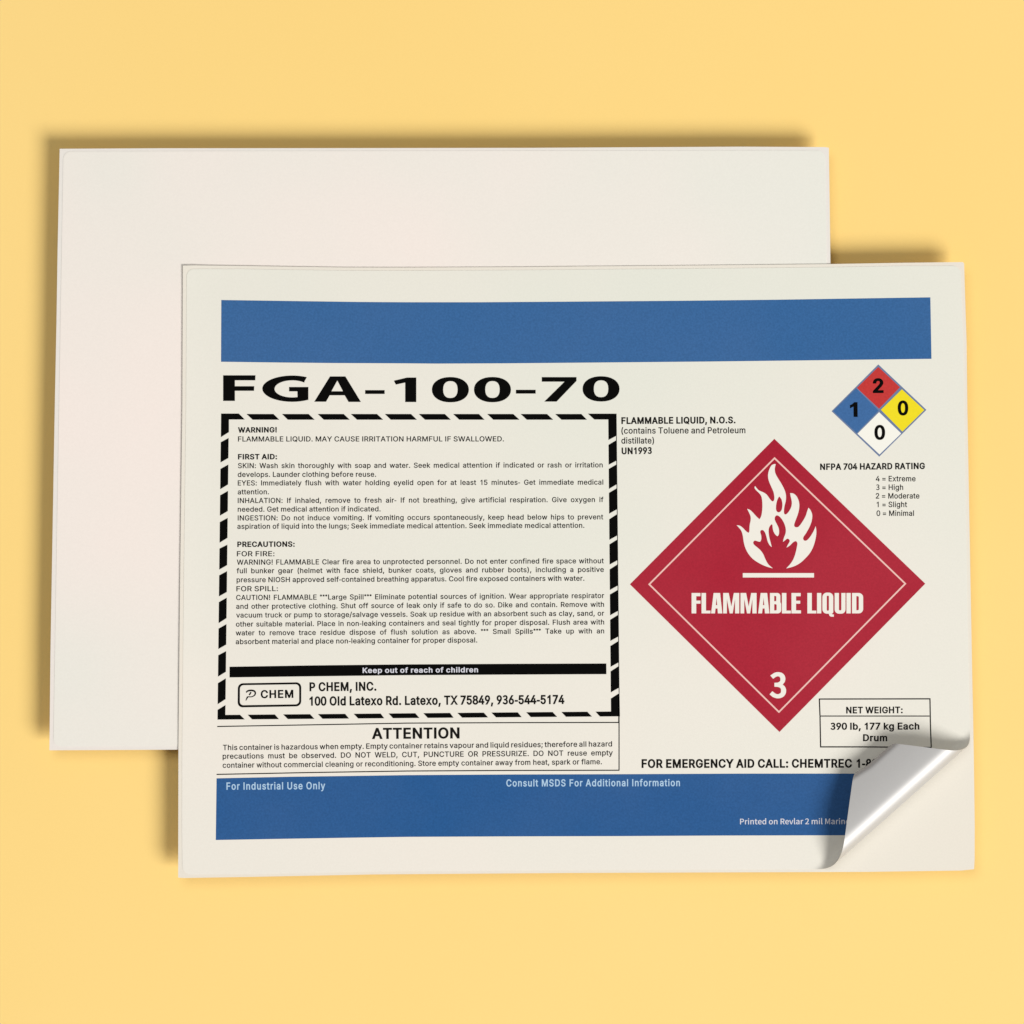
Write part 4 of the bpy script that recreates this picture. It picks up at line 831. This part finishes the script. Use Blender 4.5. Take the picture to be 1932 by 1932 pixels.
# shipping name
t = Ink()
q = .362319 * K
text(t, 'FLAMMABLE LIQUID, N.O.S.', cS(240, 165), cS(1400, 158), 63, bold=BD, q_=q)
text(t, '(contains Toluene and Petroleum', cS(240, 265), cS(1500, 260), 61, q_=q)
text(t, 'distillate)', cS(240, 366), cS(572, 365), 61, q_=q)
text(t, 'UN1993', cS(243, 473), cS(550, 468), 63, bold=BD, q_=q)
t.build('shipping_name_text', M['text'], front, H1)

# rating diamond
b = Ink()
b.poly(M_(cN, [(840, 123), (328, 635), (850, 1132), (1366, 620)]))
rate = b.build('rating_diamond', M['q_line'], front, H1)
for nm, pts in (('q_red', [(840, 150), (605, 380), (848, 608), (1077, 373)]), ('q_blue', [(345, 634), (597, 384), (843, 628), (603, 874)]),
                ('q_yellow', [(1098, 395), (868, 620), (1103, 858), (1342, 622)]), ('q_white', [(848, 645), (612, 881), (853, 1108), (1090, 878)])):
    Ink().poly(M_(cN, pts)).build('diamond_quarter', M[nm], rate, H2)
q = .336391 * K
for ch, x0, x1, y in (('2', 780, 898, 430), ('1', 530, 614, 691), ('0', 1052, 1168, 674), ('0', 797, 915, 941)):
    t = Ink()
    text(t, ch, cN(x0, y), cN(x1, y - 1), 147, bold=35, q_=q)
    t.build('rating_numeral', M['black'], rate, H3)
t = Ink()
text(t, 'NFPA 704 HAZARD RATING', cN(203, 1275), cN(1350, 1265), 64, bold=BD, q_=q)
for s_, x0, x1, y in (('4 = Extreme', 812, 1248, 1402), ('3 = High', 815, 1112, 1496), ('2 = Moderate', 812, 1290, 1590), ('1 = Slight', 822, 1155, 1684), ('0 = Minimal', 820, 1230, 1780)):
    text(t, s_, cN(x0, y), cN(x1, y - 1), 58, q_=q)
t.build('rating_legend_text', M['text'], front, H1)

# red placard
b = Ink()
b.poly(M_(cP, [(966, 105), (110, 967), (996, 1842), (1860, 963)]))
pl = b.build('red_placard', M['red'], front, H1)
b = Ink()
cx, cy = 981.5, 968
ln = [(967, 213), (218, 967), (993, 1730), (1748, 963)]
inn = [(967, 226), (231, 967), (993, 1717), (1735, 963)]
b.poly(M_(cP, ln), M_(cP, inn))
b.build('placard_line', M['reverse_pink'], pl, H2)
FL = [(860, 1552, 1), (780, 1530), (690, 1490), (600, 1430), (540, 1360), (500, 1280), (480, 1200), (470, 1130), (447, 1060), (390, 994, 1), (430, 1000), (470, 1028),
      (505, 1065), (535, 1088), (553, 1080), (558, 1000), (571, 930), (570, 880), (550, 830), (525, 782, 1), (562, 796), (600, 830), (640, 875), (685, 918, 1),
      (710, 870), (722, 780), (722, 700), (712, 630), (690, 590), (650, 550), (622, 515), (628, 487, 1), (650, 515), (680, 545), (740, 572), (780, 600), (820, 655),
      (850, 685), (872, 675), (878, 630), (865, 560), (830, 480), (803, 410), (796, 345), (810, 280), (840, 222), (880, 203), (896, 208, 1), (883, 260), (890, 320),
      (920, 380), (970, 460), (1010, 540), (1028, 610), (1025, 680), (1008, 750), (1001, 820), (1010, 852), (1035, 850), (1070, 810), (1098, 750), (1103, 690),
      (1090, 630), (1081, 580, 1), (1120, 583), (1165, 620), (1195, 690), (1200, 760), (1185, 840), (1160, 910), (1138, 970), (1135, 1005), (1160, 1021), (1195, 1010),
      (1240, 950), (1280, 880), (1300, 820), (1318, 768, 1), (1345, 800), (1367, 860), (1360, 940), (1330, 1020), (1285, 1100), (1252, 1150), (1255, 1185), (1280, 1195),
      (1310, 1180), (1350, 1130), (1385, 1070), (1412, 1005, 1), (1421, 1080), (1412, 1160), (1385, 1260), (1340, 1350), (1270, 1430), (1200, 1490), (1120, 1530),
      (1030, 1553, 1), (1080, 1500), (1120, 1440), (1150, 1360), (1170, 1270), (1175, 1225), (1155, 1200), (1120, 1215), (1080, 1255), (1035, 1285, 1), (1050, 1250),
      (1075, 1205), (1070, 1180), (1045, 1168), (1015, 1190), (988, 1212, 1), (1000, 1160), (1022, 1100), (1025, 1040), (1005, 970), (970, 910), (935, 875), (905, 868),
      (885, 890), (885, 930), (910, 980), (935, 1040), (938, 1100), (920, 1135), (890, 1115), (865, 1070), (855, 1020), (852, 990), (838, 985), (812, 1020), (803, 1070),
      (812, 1150), (830, 1220), (845, 1277, 1), (815, 1250), (790, 1200), (775, 1140), (755, 1085), (730, 1058), (705, 1060), (695, 1085), (708, 1130), (708, 1180),
      (690, 1208), (655, 1200), (625, 1193), (605, 1212), (612, 1242), (650, 1275), (700, 1320), (735, 1370), (765, 1440), (800, 1500)]
crn = {i for i, p in enumerate(FL) if len(p) > 2}
hole = spline([(940, 622), (970, 660), (982, 730), (970, 800), (935, 828), (903, 805), (900, 740), (915, 670)], n=4, corners={0})
b = Ink()
b.poly(M_(cF, spline([p[:2] for p in FL], n=3, corners=crn)), M_(cF, hole))
b.poly(M_(cF, [(470, 1613), (1390, 1613), (1390, 1670), (470, 1670)]))
b.build('flame_symbol', M['reverse'], pl, H2)
b = Ink()
Lp = [(0, 95), (48, 95), (48, 285), (96, 285), (96, 315), (0, 315)]
Ap = [(255, 315), (282, 95), (352, 95), (376, 315), (328, 315), (324, 262), (303, 262), (297, 315)]
Ah = [(307, 226), (313, 145), (321, 226)]
Mp = [(385, 315), (385, 95), (445, 95), (473, 240), (500, 95), (558, 95), (558, 315), (513, 315), (513, 160), (488, 315), (455, 315), (425, 160), (425, 315)]
Ip = [(0, 95), (46, 95), (46, 315), (0, 315)]


def sh(p, d, k=1.0):
    return [(x * k + d, y) for x, y in p]


b.poly(M_(cW, [(45, 95), (140, 95), (140, 130), (95, 130), (95, 177), (140, 177), (140, 210), (95, 210), (95, 315), (45, 315)]))
for d in (152, 1018, 1292):
    b.poly(M_(cW, sh(Lp, d)))
for d in (0, 507):
    b.poly(M_(cW, sh(Ap, d)), M_(cW, sh(Ah, d)))
for d in (0, 187):
    b.poly(M_(cW, sh(Mp, d)))
b.poly(M_(cW, rounded([(889, 95), (1001, 95), (1001, 200), (1010, 206), (1010, 315), (889, 315)], [0, 34, 8, 8, 36, 0])),
       M_(cW, rounded([(935, 127), (957, 127), (957, 184), (935, 184)], [0, 10, 10, 0])), M_(cW, rounded([(935, 216), (961, 216), (961, 283), (935, 283)], [0, 11, 11, 0])))
b.poly(M_(cW, [(1121, 95), (1220, 95), (1220, 130), (1170, 130), (1170, 178), (1215, 178), (1215, 210), (1170, 210), (1170, 282), (1223, 282), (1223, 315), (1121, 315)]))
b.poly(M_(cW, sh(Ip, 1396)))
b.poly(M_(cW, rounded([(1454, 91), (1571, 91), (1571, 318), (1454, 318)], [48, 48, 20, 48]) + []),
       M_(cW, rounded([(1501, 124), (1524, 124), (1524, 286), (1501, 286)], 10)))
b.poly(M_(cW, [(1522, 318.5), (1556, 318.5), (1561, 325), (1577, 327), (1577, 351), (1545, 350), (1530, 340)]))
b.poly(M_(cW, rounded([(1586, 95), (1632, 95), (1632, 283), (1658, 283), (1658, 95), (1703, 95), (1703, 318), (1586, 318)], [0, 0, 11, 11, 0, 0, 45, 45])))
b.poly(M_(cW, sh(Ip, 1713)))
b.poly(M_(cW, rounded([(1773, 95), (1893, 95), (1893, 315), (1773, 315)], [0, 48, 48, 0])), M_(cW, rounded([(1820, 129), (1846, 129), (1846, 281), (1820, 281)], [0, 13, 13, 0])))
b.build('placard_lettering', M['reverse'], pl, H2)
t = Ink()
text(t, '3', cT(730, 641), cT(1068, 641), 487, bold=25, q_=.181159 * K)
t.build('class_numeral', M['reverse'], pl, H2)

# net weight box
b = Ink()
wl = 11 * .414079 * K
b.line(M_(cK, [(274, 176), (1267, 174)]), wl, 8)
b.line(M_(cK, [(1262, 179), (1266, 400), (1273, 603)]), wl, 8)
b.line(M_(cK, [(1277, 607), (700, 601), (285, 601)]), wl, 6)
b.line(M_(cK, [(290, 596), (285, 332)]), wl, 8)
b.line(M_(cK, [(284.5, 322), (279, 181)]), wl, 8)
b.line(M_(cK, [(280, 327), (1258, 327)]), wl * .85, 8)
wb = b.build('weight_frame', M['text'], front, H1)
t = Ink()
text(t, 'NET WEIGHT:', cK(517, 302), cK(1020, 300), 55, bold=32)
text(t, '390 lb, 177 kg Each', cK(377, 447), cK(1168, 445), 58, bold=32)
text(t, 'Drum', cK(667, 548), cK(882, 548), 57, bold=32)
t.build('weight_text', M['text'], wb, H1)

t = Ink()
text(t, 'FOR EMERGENCY AID CALL: CHEMTREC', c7(215, 628), c7(1712, 626), 57 * 1.25, bold=BD)
text(t, '1-800', c7(1744, 626), c7(1936, 626), 57 * 1.25, bold=BD)
t.build('emergency_text', M['text'], front, H1)
